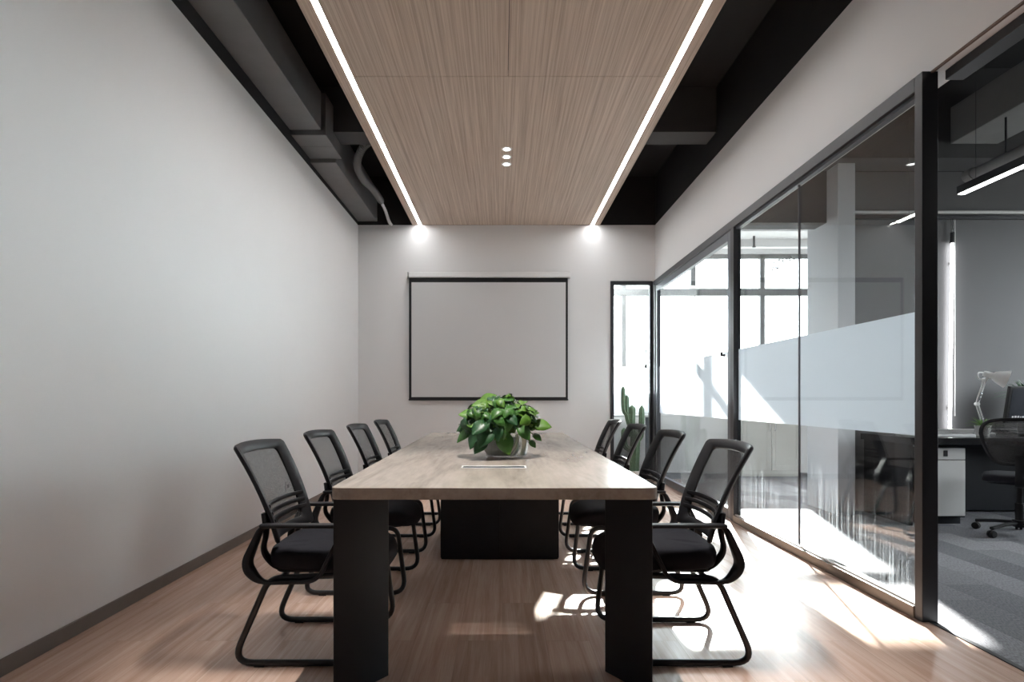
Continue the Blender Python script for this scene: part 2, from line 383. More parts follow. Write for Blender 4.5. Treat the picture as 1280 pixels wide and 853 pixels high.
# glass door between the two rear posts
door = rootstruct('door_1')
b = MB()
b.box(FX0+0.01, FX1-0.02, 4.99, 5.07, 0.01, 2.515).box(FX0+0.01, FX1-0.02, 7.385, 7.445, 0.01, 2.515)
b.box(FX0+0.01, FX1-0.02, 5.07, 7.385, 2.44, 2.515).box(FX0+0.01, FX1-0.02, 5.07, 7.385, 0.01, 0.09)
b.build('door_frame', STILE, door, bevel=0.003)
g = MB().box(GX, GX+0.010, 5.07, 7.385, 0.09, 2.44).build('pane', GLASS, door)
MB().box(GX+0.0105, GX+0.0125, 5.07, 7.385, 0.872, 1.475).build('frosted_band', FROST, g)
MB().box(GX+0.0105, GX+0.0115, 5.07, 7.385, 0.09, 0.74).build('etched_lines', LINES, g)
MB().sweep([(1.985, 5.14, 1.44), (1.955, 5.14, 1.44), (1.955, 5.14, 1.47)], 0.012, seg=8).build('lock', PLAST, door, smooth=True)
# narrow window in the back wall
w3 = rootstruct('window_3')
b = MB()
b.box(1.42, 1.972, YB-0.02, YB+0.06, 2.55, 2.60).box(1.42, 1.465, YB-0.02, YB+0.06, 0.0, 2.55).box(1.935, 1.972, YB-0.02, YB+0.06, 0, 2.55).box(1.465, 1.935, YB-0.02, YB+0.06, 0, 0.05)
b.build('window_frame', FRAME, w3, bevel=0.003)
g = MB().box(1.465, 1.935, YB+0.02, YB+0.03, 0.05, 2.55).build('pane', GLASS, w3)
MB().box(1.465, 1.935, YB+0.0305, YB+0.0325, 0.872, 1.475).build('frosted_band', FROST, g)
h = MB().sweep([(1.88, YB-0.002, 1.70), (1.88, YB-0.03, 1.70), (1.88, YB-0.03, 1.48), (1.88, YB-0.002, 1.48)], 0.009, seg=8).build('handle', WFRAME, w3, smooth=True)
MB().box(1.863, 1.897, YB-0.046, YB-0.012, 1.455, 1.50).build('handle_grip', PLAST, h, bevel=0.003)

# open doorway: lintel trim and threshold
struct(MB().box(2.075, 2.16, YR, 2.70, 2.545, 2.591).build('trim_1', FRAME, bevel=0.003))
struct(MB().box(2.012, 2.024, YR, 2.705, 2.582, 2.591).build('trim_2', pmat('brown_edge_strip', (0.10, 0.05, 0.03, 1), 0.5)))
struct(MB().box(2.005, 2.03, YR, 2.705, 0.0, 0.004).build('trim_3', FRAME))

# black plenum above: transverse beam
struct(MB().box(XL, XR, 5.41, 5.68, 3.56, ZC).build('beam_plenum', BEAMM))

# ------------------------------------------------------------------ suspended timber raft and lights
raft = thing('ceiling_raft', 'long timber veneer ceiling raft hung over the conference table', 'ceiling panel', (0, 0, ZT))
rows = [(0.9, 1.646), (1.65, 4.088), (4.092, YB-0.004)]
for i, (y0, y1) in enumerate(rows):
    if i < 2:
        MB().box(-1.063, 0.038, y0, y1, 0, 0.05).build('veneer_panel', RAFTM, raft, bevel=0.002)
        MB().box(0.042, 1.164, y0, y1, 0, 0.05).build('veneer_panel', RAFTM, raft, bevel=0.002)
    else:
        MB().box(-1.063, 1.164, y0, y1, 0, 0.05).build('veneer_panel', RAFTM, raft, bevel=0.002)
MB().box(-1.184, -1.103, 0.9, YB-0.004, 0, 0.05).build('edge_board', RAFTM, raft, bevel=0.002)
MB().box(1.204, 1.285, 0.9, YB-0.004, 0, 0.05).build('edge_board', RAFTM, raft, bevel=0.002)
MB().box(-1.15, 1.25, 0.9, YB-0.02, 0.06, 0.10).build('backing_board', PLACK, raft)
for x0, x1, s in ((-1.102, -1.064, 'recessed along the timber ceiling raft, nearer the plain white wall'), (1.165, 1.203, 'recessed along the timber ceiling raft, nearer the glass partition')):
    t = thing('linear_light', 'glowing LED strip '+s, 'light', ((x0+x1)/2, 0, ZT), 0, 'recessed LED strips')
    w = (x1-x0)/2
    MB().box(-w, w, 2.9, YB-0.006, 0.004, 0.010).build('diffuser', LEDM, t)
    MB().box(-w, w, 2.9, YB-0.006, 0.012, 0.055).build('housing', WPLAST, t)
def downlight(y, label, first):
    t = thing('downlight', label, 'downlight', (0.04, y, ZT-0.001), 0, 'round downlights in the timber raft')
    MB().lathe([(0.030, 0.0), (0.031, -0.004), (0.048, -0.005), (0.050, 0.0), (0.050, 0.0)], 28).build('trim_ring', WPLAST, t, smooth=True)
    MB().lathe([(0, -0.0035), (0.0305, -0.0025), (0.0305, 0.0)], 24).build('lens', LENS, t, smooth=True)
    ld = bpy.data.lights.new('downlight_lamp', 'SPOT'); ld.energy = first; ld.spot_size = 1.0; ld.spot_blend = 0.6; ld.shadow_soft_size = 0.003; ld.color = (1, 0.95, 0.9)
    lo = bpy.data.objects.new('downlight_lamp', ld); C.objects.link(lo); lo.parent = t; lo.location = (0, 0, -0.012)
for y, s in ((5.27, 'farthest from the screen in its trio'), (5.44, 'middle of the trio near the screen'), (5.61, 'closest to the screen in its trio')):
    downlight(y, 'small round downlight in timber ceiling, '+s, 22)
for y, s in ((2.086, 'first'), (2.256, 'middle'), (2.426, 'last')):
    downlight(y, 'small round downlight over the table cable box, '+s+' of its trio', 75)

# ------------------------------------------------------------------ plenum services, left side
t = thing('ceiling_duct', 'dark grey painted rectangular air duct above the plain white wall', 'air duct', (0, 0, 0))
MB().box(XL+0.001, -1.62, YR, 5.15, 3.455, 3.80).build('duct_run', DUCTM, t, bevel=0.006)
MB().box(XL+0.001, -1.585, 5.17, 5.405, 3.42, 3.80).box(XL+0.001, -1.585, 5.405, 5.685, 3.42, 3.555).build('duct_collar', DUCTM, t, bevel=0.006)
MB().box(XL+0.001, -1.645, 5.69, YB-0.002, 3.385, 3.80).build('duct_end', DUCTM, t, bevel=0.006)
def catmull(pts, n=10):
    P = [Vector(p) for p in pts]; P = [2*P[0]-P[1]]+P+[2*P[-1]-P[-2]]; out = []
    for i in range(1, len(P)-2):
        for k in range(n):
            u = k/n; a, b_, c, d = P[i-1], P[i], P[i+1], P[i+2]
            out.append(0.5*((2*b_)+(-a+c)*u+(2*a-5*b_+4*c-d)*u*u+(-a+3*b_-3*c+d)*u**3))
    out.append(P[-2]); return out
hose = thing('ceiling_hose', 'corrugated flexible black hose curling down beside the duct', 'hose', (0, 0, 0))
hp = catmull([(-1.33, 5.75, 3.62), (-1.42, 5.80, 3.56), (-1.50, 5.95, 3.47), (-1.50, 6.2, 3.42), (-1.46, 6.5, 3.42), (-1.45, 6.9, 3.42)], 14)
MB().sweep(hp, 0.042, seg=12, radii=[1.0 if i % 2 else 0.84 for i in range(len(hp))], up=Vector((0, 0, 1))).build('hose_body', DUCTM, hose, smooth=True)
MB().sweep(catmull([(-1.45, 6.88, 3.42), (-1.45, 7.15, 3.39), (-1.46, 7.4, 3.35), (-1.44, 7.5, 3.31)], 8), 0.026, seg=10, up=Vector((0, 0, 1)), radii=[1.0 if i % 2 else 0.8 for i in range(25)]).build('metal_tail', CHROME, hose, smooth=True)

# ------------------------------------------------------------------ conference table
TZ = 0.75; TT = 0.041
tab = thing('conference_table', 'long conference table with pale ash top and black slab legs', 'table', (-0.03, 3.5, 0))
O = Vector((-0.03, 3.5, 0))
def tloc(p): return (p[0]-O.x, p[1]-O.y)
YS = 2.55; SX0, SX1 = -0.173, 0.097; SH = 0.012
fl, fr_, br_, bl = (-0.583, 1.946), (0.530, 1.946), (0.535, 5.13), (-0.640, 5.13)
def rounded(poly, r, n=5):
    return [(p.x, p.y) for p in fillet([(x, y, 0) for x, y in poly], r, True, n)]
def xat(l, y):
    a, b_ = (fl, bl) if l else (fr_, br_); k = (y-a[1])/(b_[1]-a[1]); return a[0]+(b_[0]-a[0])*k
# top with a through slot, in one welded mesh: outline ring triangulated with hole
bm = bmesh.new()
outer = [tloc(p) for p in rounded([fl, fr_, br_, bl], 0.035)]
hole = [tloc(p) for p in ((SX0, YS-SH), (SX1, YS-SH), (SX1, YS+SH), (SX0, YS+SH))]
def ring(pts, z): return [bm.verts.new((x, y, z)) for x, y in pts]
E_ = 0.002
inner = [tloc(p) for p in rounded([(fl[0]+E_, fl[1]+E_), (fr_[0]-E_, fr_[1]+E_), (br_[0]-E_, br_[1]-E_), (bl[0]+E_, bl[1]-E_)], 0.033)]
loops = []
for z in (TZ, TZ-TT):
    vo, vh = ring(inner, z), ring(hole, z)
    ed = [bm.edges.new((v[i], v[(i+1) % len(v)])) for v in (vo, vh) for i in range(len(v))]
    bmesh.ops.triangle_fill(bm, edges=ed, use_beauty=True)
    loops.append((vo, vh))
side = [loops[0][0], ring(outer, TZ-E_), ring(outer, TZ-TT+E_), loops[1][0]]
for a, b_ in list(zip(side, side[1:]))+[(loops[0][1], loops[1][1])]:
    n = len(a)
    for i in range(n): bm.faces.new((a[i], a[(i+1) % n], b_[(i+1) % n], b_[i]))
mb = MB(); mb.bm.free(); mb.bm = bm
mb.build('tabletop', TOPM, tab)
# cable box frame in the slot
cb = MB()
x0, x1 = SX0-O.x, SX1-O.x; ys = YS-O.y
cb.box(x0-0.008, x1+0.008, ys-SH-0.044, ys-SH, TZ-0.02, TZ+0.0008).box(x0-0.008, x1+0.008, ys+SH, ys+SH+0.022, TZ-0.02, TZ+0.0008)
cb.box(x0-0.008, x0, ys-SH, ys+SH, TZ-0.02, TZ+0.0008).box(x1, x1+0.008, ys-SH, ys+SH, TZ-0.02, TZ+0.0008)
MB().box(x0, x1, ys-SH-0.034, ys-SH-0.004, TZ+0.0009, TZ+0.0014).build('cable_box_lid', STILE, tab)
cb.build('cable_box_frame', WPLAST, tab, bevel=0.0003)
def slab(poly): MB().prism([tloc(p) for p in poly], 0, TZ-TT).build('leg', TABLEG, tab, bevel=0.003)
slab([(-0.583, 1.985), (-0.431, 2.185), (-0.470, 2.222), (-0.590, 2.065)])
slab([(0.528, 2.025), (0.543, 2.10), (0.433, 2.254), (0.394, 2.217)])
slab([(-0.40, 5.06), (-0.42, 5.0), (-0.34, 4.80), (-0.30, 4.82)])
slab([(0.36, 5.06), (0.26, 4.82), (0.30, 4.80), (0.38, 5.0)])
MB().box(-0.400-O.x, 0.365-O.x, 3.775-O.y, 4.60-O.y, 0.0, TZ-TT).build('pedestal', TABLEG, tab)
for xa, xb in ((-0.404, -0.018), (-0.014, 0.369)):
    MB().box(xa-O.x, xb-O.x, 3.76-O.y, 3.7745-O.y, 0.012, TZ-TT-0.002).build('pedestal_door', TABLEG, tab, bevel=0.002)

# ------------------------------------------------------------------ visitor chair
def back_pt(u, v):
    z = 0.475+0.385*v
    x = -0.100-0.090*v-0.070*v*v
    w = 0.208+0.032*v
    return Vector((x-0.048*(1-abs(u)**3), u*w, z+0.010*(1-u*u)*v))
def back_n(u, v):
    e = 1e-3
    a = back_pt(u+e, v)-back_pt(u-e, v); b_ = back_pt(u, v+e)-back_pt(u, v-e)
    return a.cross(b_).normalized()
def rr_loop(mu, mv, r, n=8, k=8):
    """rounded rectangle loop in (u, v) space, inset by mu, mv"""
    pts = []
    U, V0, V1 = 1-mu, mv, 1-mv
    cs = [(U-r, V1-r*0.55, 0), (-U+r, V1-r*0.55, PI/2), (-U+r, V0+r*0.55, PI), (U-r, V0+r*0.55, 1.5*PI)]
    for i, (cx, cy, a0) in enumerate(cs):
        for j in range(n+1):
            a = a0+PI/2*j/n; pts.append((cx+r*math.cos(a), cy+r*0.55*math.sin(a)))
        nx = cs[(i+1) % 4]; a1 = a0+PI/2
        p0 = pts[-1]; p1 = (nx[0]+r*math.cos(a1), nx[1]+r*0.55*math.sin(a1))
        for j in range(1, k): pts.append((p0[0]+(p1[0]-p0[0])*j/k, p0[1]+(p1[1]-p0[1])*j/k))
    return pts
def make_chair(label, group):
    t = thing('visitor_chair', label, 'chair', (0, 0, 0), 0, group)
    HW = 0.222
    # sled legs
    for s in (-1, 1):
        y = s*HW
        lp = fillet([(-0.135, y, 0.345), (-0.280, y, 0.0135), (0.275, y, 0.0135), (0.228, y, 0.362)], [0.05, 0.085, 0.085, 0.05], True, 7)
        leg = MB().sweep(lp, 0.0125, closed=True, seg=10).build('sled_leg', TUBEM, t, smooth=True)
        for x in (-0.17, 0.17):
            MB().box(x-0.02, x+0.02, y-0.013, y+0.013, 0.0, 0.006).build('glide', PLAST, leg, bevel=0.002)
    for x, z in ((-0.09, 0.348), (0.17, 0.358)):
        MB().sweep([(x, -HW, z), (x, HW, z)], 0.010, seg=8, up=Vector((0, 0, 1))).build('crossbar', TUBEM, t, smooth=True)
    # seat: superellipse cushion with a waterfall front
    b = MB(); NU, rings = 40, []
    prof = [(0.90, -0.045), (0.97, -0.038), (1.0, -0.018), (1.0, 0.012), (0.975, 0.030), (0.91, 0.041), (0.78, 0.047), (0.55, 0.050), (0.25, 0.051)]
    for k, (sc, dz) in enumerate(prof):
        ring_ = []
        for j in range(NU):
            a = 2*PI*j/NU; ca, sa = math.cos(a), math.sin(a)
            ex = math.copysign(abs(ca)**0.42, ca); ey = math.copysign(abs(sa)**0.42, sa)
            x = 0.075+0.235*ex*sc; y = 0.226*ey*sc*(1-0.05*(ex*sc))
            z = 0.415+dz-0.045*max(0, (x-0.16)/0.15)**2*(1 if dz > -0.03 else 0.35)-0.010*(1-(y/0.23)**2)*max(0, sc < 0.95)
            if x < -0.05: z += 0.006
            ring_.append(b.bm.verts.new((x, y, z)))
        rings.append(ring_)
    for a, c in zip(rings, rings[1:]):
        for j in range(NU): b.face([a[j], a[(j+1) % NU], c[(j+1) % NU], c[j]])
    b.face(rings[0][::-1]); b.face(rings[-1])
    seat = b.build('seat', SEATM, t, smooth=True)
    MB().prism(rounded([(-0.13, -0.19), (0.25, -0.19), (0.25, 0.19), (-0.13, 0.19)], 0.05), 0.358, 0.374).build('seat_pan', PLAST, t, bevel=0.004)
    # armrest loops
    for s in (-1, 1):
        y = s*0.236
        pts = [(-0.158, y, 0.553), (0.165, y, 0.553), (0.060, y, 0.338), (-0.165, y, 0.332), (-0.222, y, 0.400)]
        lp = fillet(pts, [0.03, 0.05, 0.045, 0.07, 0.07], True, 6)
        arm = MB().sweep(lp, 0.0085, 0.015, closed=True, seg=10, power=0.7, radii=[1+1.0*min(1, max(0, (-0.150-p.x)/0.05)) for p in lp]).build('armrest', PLAST, t, smooth=True)
        MB().prism(rounded([(-0.165, y-0.024), (0.175, y-0.020), (0.175, y+0.020), (-0.165, y+0.024)], 0.022), 0.549, 0.562).build('arm_pad', PLAST, arm, bevel=0.005)
        # broad bracket from back frame down to the seat
        br = fillet([(-0.160, s*0.206, 0.60), (-0.150, s*0.205, 0.52), (-0.175, s*0.19, 0.445), (-0.13, s*0.165, 0.372), (-0.03, s*0.15, 0.362)], 0.05, False, 5)
        MB().sweep(br, 0.020, 0.010, seg=10, up=Vector((1, 0, 0.3)), power=0.8).build('back_bracket', PLAST, t, smooth=True)
    # back frame
    outl, inl = rr_loop(0, 0, 0.075), rr_loop(0.25, 0.105, 0.08)
    b = MB(); rings = []
    for (uo, vo), (ui, vi) in zip(outl, inl):
        po, pi = back_pt(uo, vo), back_pt(ui, vi); n = back_n((uo+ui)/2, (vo+vi)/2); c = (po+pi)/2; e = (pi-po)/2
        ring_ = []
        for j in range(10):
            a = 2*PI*(j+0.5)/10; ca, sa = math.cos(a), math.sin(a)
            ring_.append(b.bm.verts.new(c+e*math.copysign(abs(ca)**0.7, ca)+n*0.011*math.copysign(abs(sa)**0.7, sa)))
        rings.append(ring_)
    N = len(rings)
    for i in range(N):
        a, c = rings[i], rings[(i+1) % N]
        for j in range(10): b.face([a[j], a[(j+1) % 10], c[(j+1) % 10], c[j]])
    b.build('back_frame', PLAST, t, smooth=True)
    # mesh panel (one sheet with real thickness)
    b = MB(); NU, NV = 14, 12
    def sheet(off):
        return [[b.bm.verts.new(back_pt(-0.88+1.76*i/NU, 0.05+0.90*j/NV)+off*back_n(-0.88+1.76*i/NU, 0.05+0.90*j/NV)) for i in range(NU+1)] for j in range(NV+1)]
    g = sheet(0.0)
    for j in range(NV):
        for i in range(NU): b.face([g[j][i], g[j][i+1], g[j+1][i+1], g[j+1][i]])
    b.build('back_mesh', MESHM, t, smooth=True)
    # three lumbar slats
    for v in (0.36, 0.285, 0.21):
        p = [back_pt(-0.88+1.76*i/16, v)+0.012*back_n(-0.88+1.76*i/16, v) for i in range(17)]
        MB().sweep(p, 0.0045, 0.0095, seg=8, up=Vector((0, 0, 1)), power=0.8).build('lumbar_slat', PLAST, t, smooth=True)
    return t
GL = 'mesh-back chairs on the white wall side of the table'
GR = 'mesh-back chairs on the glass side of the table'
left = [('black mesh-back sled chair on white wall side, at the table end opposite the screen', 2.485),
        ('black mesh-back sled chair on white wall side, second from the black slab leg', 3.30),
        ('black mesh-back sled chair on white wall side, second from the screen wall', 4.15),
        ('black mesh-back sled chair on white wall side, closest to the screen wall', 5.0)]
right = [('black mesh-back sled chair on glass partition side, at the table end opposite the screen', 2.485),
         ('black mesh-back sled chair on glass partition side, second from the black slab leg', 3.30),
         ('black mesh-back sled chair on glass partition side, second from the screen wall', 4.15),
         ('black mesh-back sled chair on glass partition side, closest to the screen wall and cactus', 5.0)]
proto = make_chair(left[0][0], GL)
proto.location = (-0.782, 2.485, 0)
for lb, y in left[1:]: dup(proto, (-0.782+random.uniform(-0.008, 0.004), y, 0), random.uniform(-0.02, 0.02), lb, GL)
for i, (lb, y) in enumerate(right): dup(proto, (0.712+(0 if i == 0 else random.uniform(-0.01, 0.01)), y, 0), PI+(0 if i == 0 else random.uniform(-0.02, 0.02)), lb, GR)

# ------------------------------------------------------------------ projection screen
t = thing('projection_screen', 'pull-down projection screen with black border on the back wall', 'projection screen', (-0.18, YB-0.002, 0))
MB().box(-1.045, 1.06, -0.085, -0.003, 2.635, 2.705).build('housing', WPLAST, t, bevel=0.012)
b = MB().box(-1.04, 1.035, -0.052, -0.049, 1.045, 2.635)
b.build('border_frame', SCREENB, t)
MB().box(-1.008, 1.007, -0.0535, -0.0522, 1.075, 2.575).build('white_sheet', SCREENW, t)
MB().box(-1.045, 1.04, -0.06, -0.042, 1.03, 1.05).build('bottom_bar', SCREENB, t, bevel=0.003)
for x in (-1.06, 1.06): MB().box(x-0.008, x+0.008, -0.088, 0, 2.63, 2.71).build('end_cap', WPLAST, t, bevel=0.003)

# ------------------------------------------------------------------ wall outlet, seen through the first chair
t = thing('wall_outlet', 'small white socket plate low on plain white wall behind the chairs', 'outlet', (XL, 5.08, 0.28))
MB().box(0, 0.009, -0.043, 0.043, -0.043, 0.043).build('plate', WPLAST, t, bevel=0.003)
MB().box(0.009, 0.0105, -0.018, -0.008, -0.015, 0.015).box(0.009, 0.0105, 0.008, 0.018, -0.015, 0.015).build('socket', PLAST, t)

# ------------------------------------------------------------------ pothos in a glass bowl
rnd = random.Random(11)
PX, PY = 0.025, 2.99
t = thing('pothos_plant', 'leafy green pothos growing in a glass bowl on the table', 'plant', (PX, PY, TZ+0.0005))
bowl = MB().lathe([(0, 0.003), (0.085, 0.003), (0.102, 0.012), (0.108, 0.04), (0.106, 0.095), (0.100, 0.125), (0.096, 0.125), (0.102, 0.095), (0.104, 0.04), (0.098, 0.016), (0.08, 0.009), (0, 0.009)], 36).build('bowl', GLASS, t, smooth=True)
MB().lathe([(0, 0.0105), (0.075, 0.0105), (0.09, 0.03), (0.092, 0.07), (0.08, 0.10), (0, 0.105)], 24).build('inner_pot', pmat('grey_inner_pot', (0.40, 0.40, 0.40, 1), 0.5), t, smooth=True, loc=(-0.030, 0.012, 0))
b = MB()
for k in range(9):
    a = rnd.uniform(-1.9, 0.6); r0 = rnd.uniform(0.03, 0.08)
    p0 = Vector((0.05+r0*math.cos(a)*0.5, -0.06+r0*math.sin(a)*0.3, 0.12)); p3 = Vector((0.075*math.cos(a)+0.015, 0.075*math.sin(a), 0.012))
    b.sweep(catmull([p0, p0.lerp(p3, 0.4)+Vector((0.01, -0.006, 0)), p3], 5), 0.0045, seg=6, up=Vector((1, 0, 0)))
b.build('roots', ROOTM, t, smooth=True)
stems = MB(); fol = MB()
def leaf(mb, base, d, up, ln, mat, droop):
    """heart-shaped leaf: cupped along the midrib, tip bending down"""
    d = d.normalized(); side = d.cross(up)
    if side.length < 1e-3: side = d.orthogonal()
    side.normalize(); n = side.cross(d).normalized()
    mb.mi = mat; N = 8; L_, M_, R_ = [], [], []
    for i in range(N+1):
        s = i/N
        w = 0.36*ln*(math.sin(PI*min(1, s*0.92+0.08))**0.65)*(1-s*0.35)*(1.25 if s < 0.6 else 1.25-(s-0.6)*0.9)
        if s > 0.97: w = 0
        back = -0.10*ln*max(0, 1-s*5)
        c = base+d*ln*s+n*(-droop*ln*s*s)
        M_.append(mb.bm.verts.new(c)); cup = n*(0.28*w)
        wav = n*0.05*ln*math.sin(s*7)
        L_.append(mb.bm.verts.new(c+side*w+cup+d*back+wav*0.4)); R_.append(mb.bm.verts.new(c-side*w+cup+d*back-wav*0.3))
    for i in range(N):
        mb.face([L_[i], M_[i], M_[i+1], L_[i+1]]); mb.face([M_[i], R_[i], R_[i+1], M_[i+1]])
def add_leaf(p, d, ln, mat, droop=None, n=(0, 0, 1)):
    root = Vector((rnd.uniform(-0.06, 0.04), rnd.uniform(-0.05, 0.05), 0.125))
    mid = root.lerp(p, 0.5)+Vector((0, 0, 0.04))
    stems.sweep(catmull([root, mid, p], 5), 0.0026, seg=6, up=Vector((1, 0, 0.2)))
    leaf(fol, p, d, Vector(n), ln, mat, rnd.uniform(0.05, 0.3) if droop is None else droop)
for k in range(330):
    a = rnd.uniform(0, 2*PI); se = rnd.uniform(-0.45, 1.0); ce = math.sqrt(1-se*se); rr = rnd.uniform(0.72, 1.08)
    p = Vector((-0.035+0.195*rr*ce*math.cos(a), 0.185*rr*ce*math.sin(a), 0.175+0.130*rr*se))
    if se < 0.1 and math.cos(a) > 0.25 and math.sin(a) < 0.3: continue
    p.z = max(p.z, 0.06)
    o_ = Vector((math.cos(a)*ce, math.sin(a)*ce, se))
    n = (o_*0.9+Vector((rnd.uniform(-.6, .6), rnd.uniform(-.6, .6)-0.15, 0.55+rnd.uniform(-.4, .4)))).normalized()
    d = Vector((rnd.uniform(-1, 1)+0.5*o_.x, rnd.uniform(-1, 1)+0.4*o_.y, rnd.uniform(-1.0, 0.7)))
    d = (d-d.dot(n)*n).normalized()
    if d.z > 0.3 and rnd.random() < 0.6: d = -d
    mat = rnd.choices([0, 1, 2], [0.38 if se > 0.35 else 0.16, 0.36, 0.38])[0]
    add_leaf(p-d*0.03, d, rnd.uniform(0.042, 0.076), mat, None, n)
# the leaves that shape the outline
for p, d, ln, mat, n in (((0.135, -0.03, 0.165), (1, -0.1, -0.05), 0.10, 0, (0, -.8, .6)), ((-0.13, -0.02, 0.285), (0.8, 0.1, 0.45), 0.09, 0, (-.3, -.7, .6)), ((-0.10, -0.05, 0.27), (-0.95, -0.2, 0.0), 0.09, 0, (0, -.7, .6)),
                      ((0.0, -0.02, 0.25), (0.1, -0.1, 0.9), 0.085, 0, (0, -.9, .2)), ((-0.19, -0.05, 0.13), (-0.75, -0.2, -0.5), 0.09, 2, (-.4, -.6, .6)), ((-0.11, -0.16, 0.09), (-0.5, -0.4, -0.5), 0.09, 1, (0, -.7, .6)),
                      ((-0.08, -0.17, 0.14), (-0.5, -0.35, -0.6), 0.11, 1, (-.2, -.8, .4)), ((-0.03, -0.15, 0.13), (0.35, -0.2, -0.9), 0.12, 2, (0, -.9, .4)), ((-0.17, -0.05, 0.215), (-0.85, -0.1, 0.1), 0.085, 0, (0, -.7, .6)),
                      ((0.08, -0.04, 0.225), (0.9, 0, 0.1), 0.09, 0, (0, -.6, .7)), ((-0.02, -0.14, 0.07), (0.3, -0.3, -0.4), 0.065, 0, (0, -.8, .5)), ((-0.11, -0.17, 0.18), (-0.5, -0.4, -0.4), 0.10, 1, (0, -.7, .6)),
                      ((-0.14, -0.12, 0.13), (-0.45, -0.3, -0.7), 0.10, 1, (-.3, -.8, .4)), ((-0.18, 0.02, 0.17), (-0.8, 0, -0.3), 0.10, 1, (-.3, -.7, .6)), ((-0.06, -0.15, 0.21), (0.6, -0.3, -0.6), 0.10, 1, (0, -.8, .5)), ((0.06, -0.13, 0.16), (0.5, -0.3, -0.6), 0.09, 2, (.1, -.8, .5))):
    add_leaf(Vector(p), Vector(d), ln*0.95, mat, 0.12, n)
for p, d, ln in (((0.135, -0.04, 0.115), (0.8, -0.3, -0.5), 0.05), ((0.115, -0.07, 0.085), (0.6, -0.5, -0.6), 0.045), ((0.15, -0.01, 0.145), (0.9, -0.1, 0.2), 0.05)):   # trailing runners
    add_leaf(Vector(p), Vector(d), ln, 2, 0.15, (0, -0.7, 0.6))
stems.build('stems', STEMG, t, smooth=True)
o = fol.build('foliage', [LEAF1, LEAF2, LEAF3], t, smooth=True)
sm = o.modifiers.new('thickness', 'SOLIDIFY'); sm.thickness = 0.0008

# ------------------------------------------------------------------ cactus in the far corner
t = thing('potted_cactus', 'tall branching green cactus in the corner by the glass', 'cactus', (1.63, 7.22, 0))
MB().lathe([(0, 0), (0.12, 0), (0.135, 0.02), (0.145, 0.16), (0.135, 0.16), (0.128, 0.13), (0, 0.13)], 28).build('pot', POTW, t, smooth=True)
MB().lathe([(0, 0.128), (0.127, 0.128), (0, 0.140)], 24).build('soil', SOIL, t)
def cactus(pts, r, name):
    b = MB(); P = catmull(pts, 8); n = len(P); rings = []; S = 32
    for i, p in enumerate(P):
        tt = (P[min(i+1, n-1)]-P[max(i-1, 0)]).normalized(); u = Vector((0, 1, 0)); u = (u-u.dot(tt)*tt).normalized(); w = tt.cross(u)
        s = i/(n-1); k = r*(min(1, 0.55+s*6) if len(pts) > 2 and name == 'arm' else 1)*(1 if s < 0.9 else math.sqrt(max(0.02, 1-((s-0.9)/0.1)**2)))
        rings.append([b.bm.verts.new(p+(w*math.cos(2*PI*j/S)+u*math.sin(2*PI*j/S))*k*(1+(0.10 if j % 4 == 0 else (-0.10 if j % 4 == 2 else 0)))) for j in range(S)])
    for a, c in zip(rings, rings[1:]):
        for j in range(S): b.face([a[j], a[(j+1) % S], c[(j+1) % S], c[j]])
    b.face(rings[0][::-1]); b.face(rings[-1])
    o = b.build(name, CACT, t, smooth=True)
    sp = MB(); q = random.Random(3)
    for i in range(2, n-1, 2):
        for j in range(0, S, 4):
            v = P[i]+(Vector((math.cos(2*PI*j/S), math.sin(2*PI*j/S), 0)))*r*1.05
            d = Vector((math.cos(2*PI*j/S), math.sin(2*PI*j/S), q.uniform(-.4, .4)))*0.014
            sp.sweep([v, v+d], 0.0012, seg=3, up=Vector((0, 0, 1)))
    sp.build('spines', SPINE, o)
cactus([(0.02, 0, 0.13), (0.03, 0, 0.4), (0.045, 0, 0.65)], 0.058, 'stem')
cactus([(0.0, 0.0, 0.58), (-0.01, 0, 0.75), (-0.005, 0, 0.97)], 0.042, 'stem')
cactus([(-0.03, 0, 0.70), (-0.07, -0.01, 0.85), (-0.075, -0.01, 1.10)], 0.028, 'arm')
cactus([(-0.06, -0.01, 0.84), (-0.115, -0.02, 0.93), (-0.12, -0.02, 1.21)], 0.026, 'arm')
cactus([(0.05, 0, 0.52), (0.105, -0.01, 0.62), (0.115, -0.01, 0.97)], 0.033, 'arm')
cactus([(0.0, -0.02, 0.40), (-0.105, -0.05, 0.48), (-0.115, -0.05, 0.69)], 0.034, 'arm')

# ------------------------------------------------------------------ lounge: cabinet, console, sign
t = thing('storage_cabinet', 'low cream two-door cabinet standing under the bright lounge window', 'cabinet', (3.64, 7.98, 0))
MB().box(-0.40, 0.40, -0.18, 0.20, 0.0, 0.98).build('body', CABM, t, bevel=0.004)
for s in (-1, 1):
    x0, x1 = (-0.392, -0.003) if s < 0 else (0.003, 0.392)
    d = MB().box(x0, x1, -0.198, -0.181, 0.08, 0.97).build('door', CABM, t, bevel=0.003)
    xi0, xi1 = x0+0.05, x1-0.05
    m = MB().box(xi0, xi1, -0.203, -0.199, 0.13, 0.145).box(xi0, xi1, -0.203, -0.199, 0.905, 0.92).box(xi0, xi0+0.012, -0.203, -0.199, 0.145, 0.905).box(xi1-0.012, xi1, -0.203, -0.199, 0.145, 0.905)
    m.build('door_moulding', CABM, d)
    hx = -0.035 if s < 0 else 0.035
    MB().sweep(fillet([(hx, -0.199, 0.62), (hx, -0.225, 0.62), (hx, -0.225, 0.76), (hx, -0.199, 0.76)], 0.01), 0.005, seg=8).build('handle', CHROME, d, smooth=True)
t = thing('console_table', 'slim pale console table with dark post legs behind the corner glass', 'table', (1.75, 7.98, 0))
MB().box(-0.40, 0.36, -0.15, 0.15, 0.80, 0.83).build('table_top', GREYP, t, bevel=0.003)
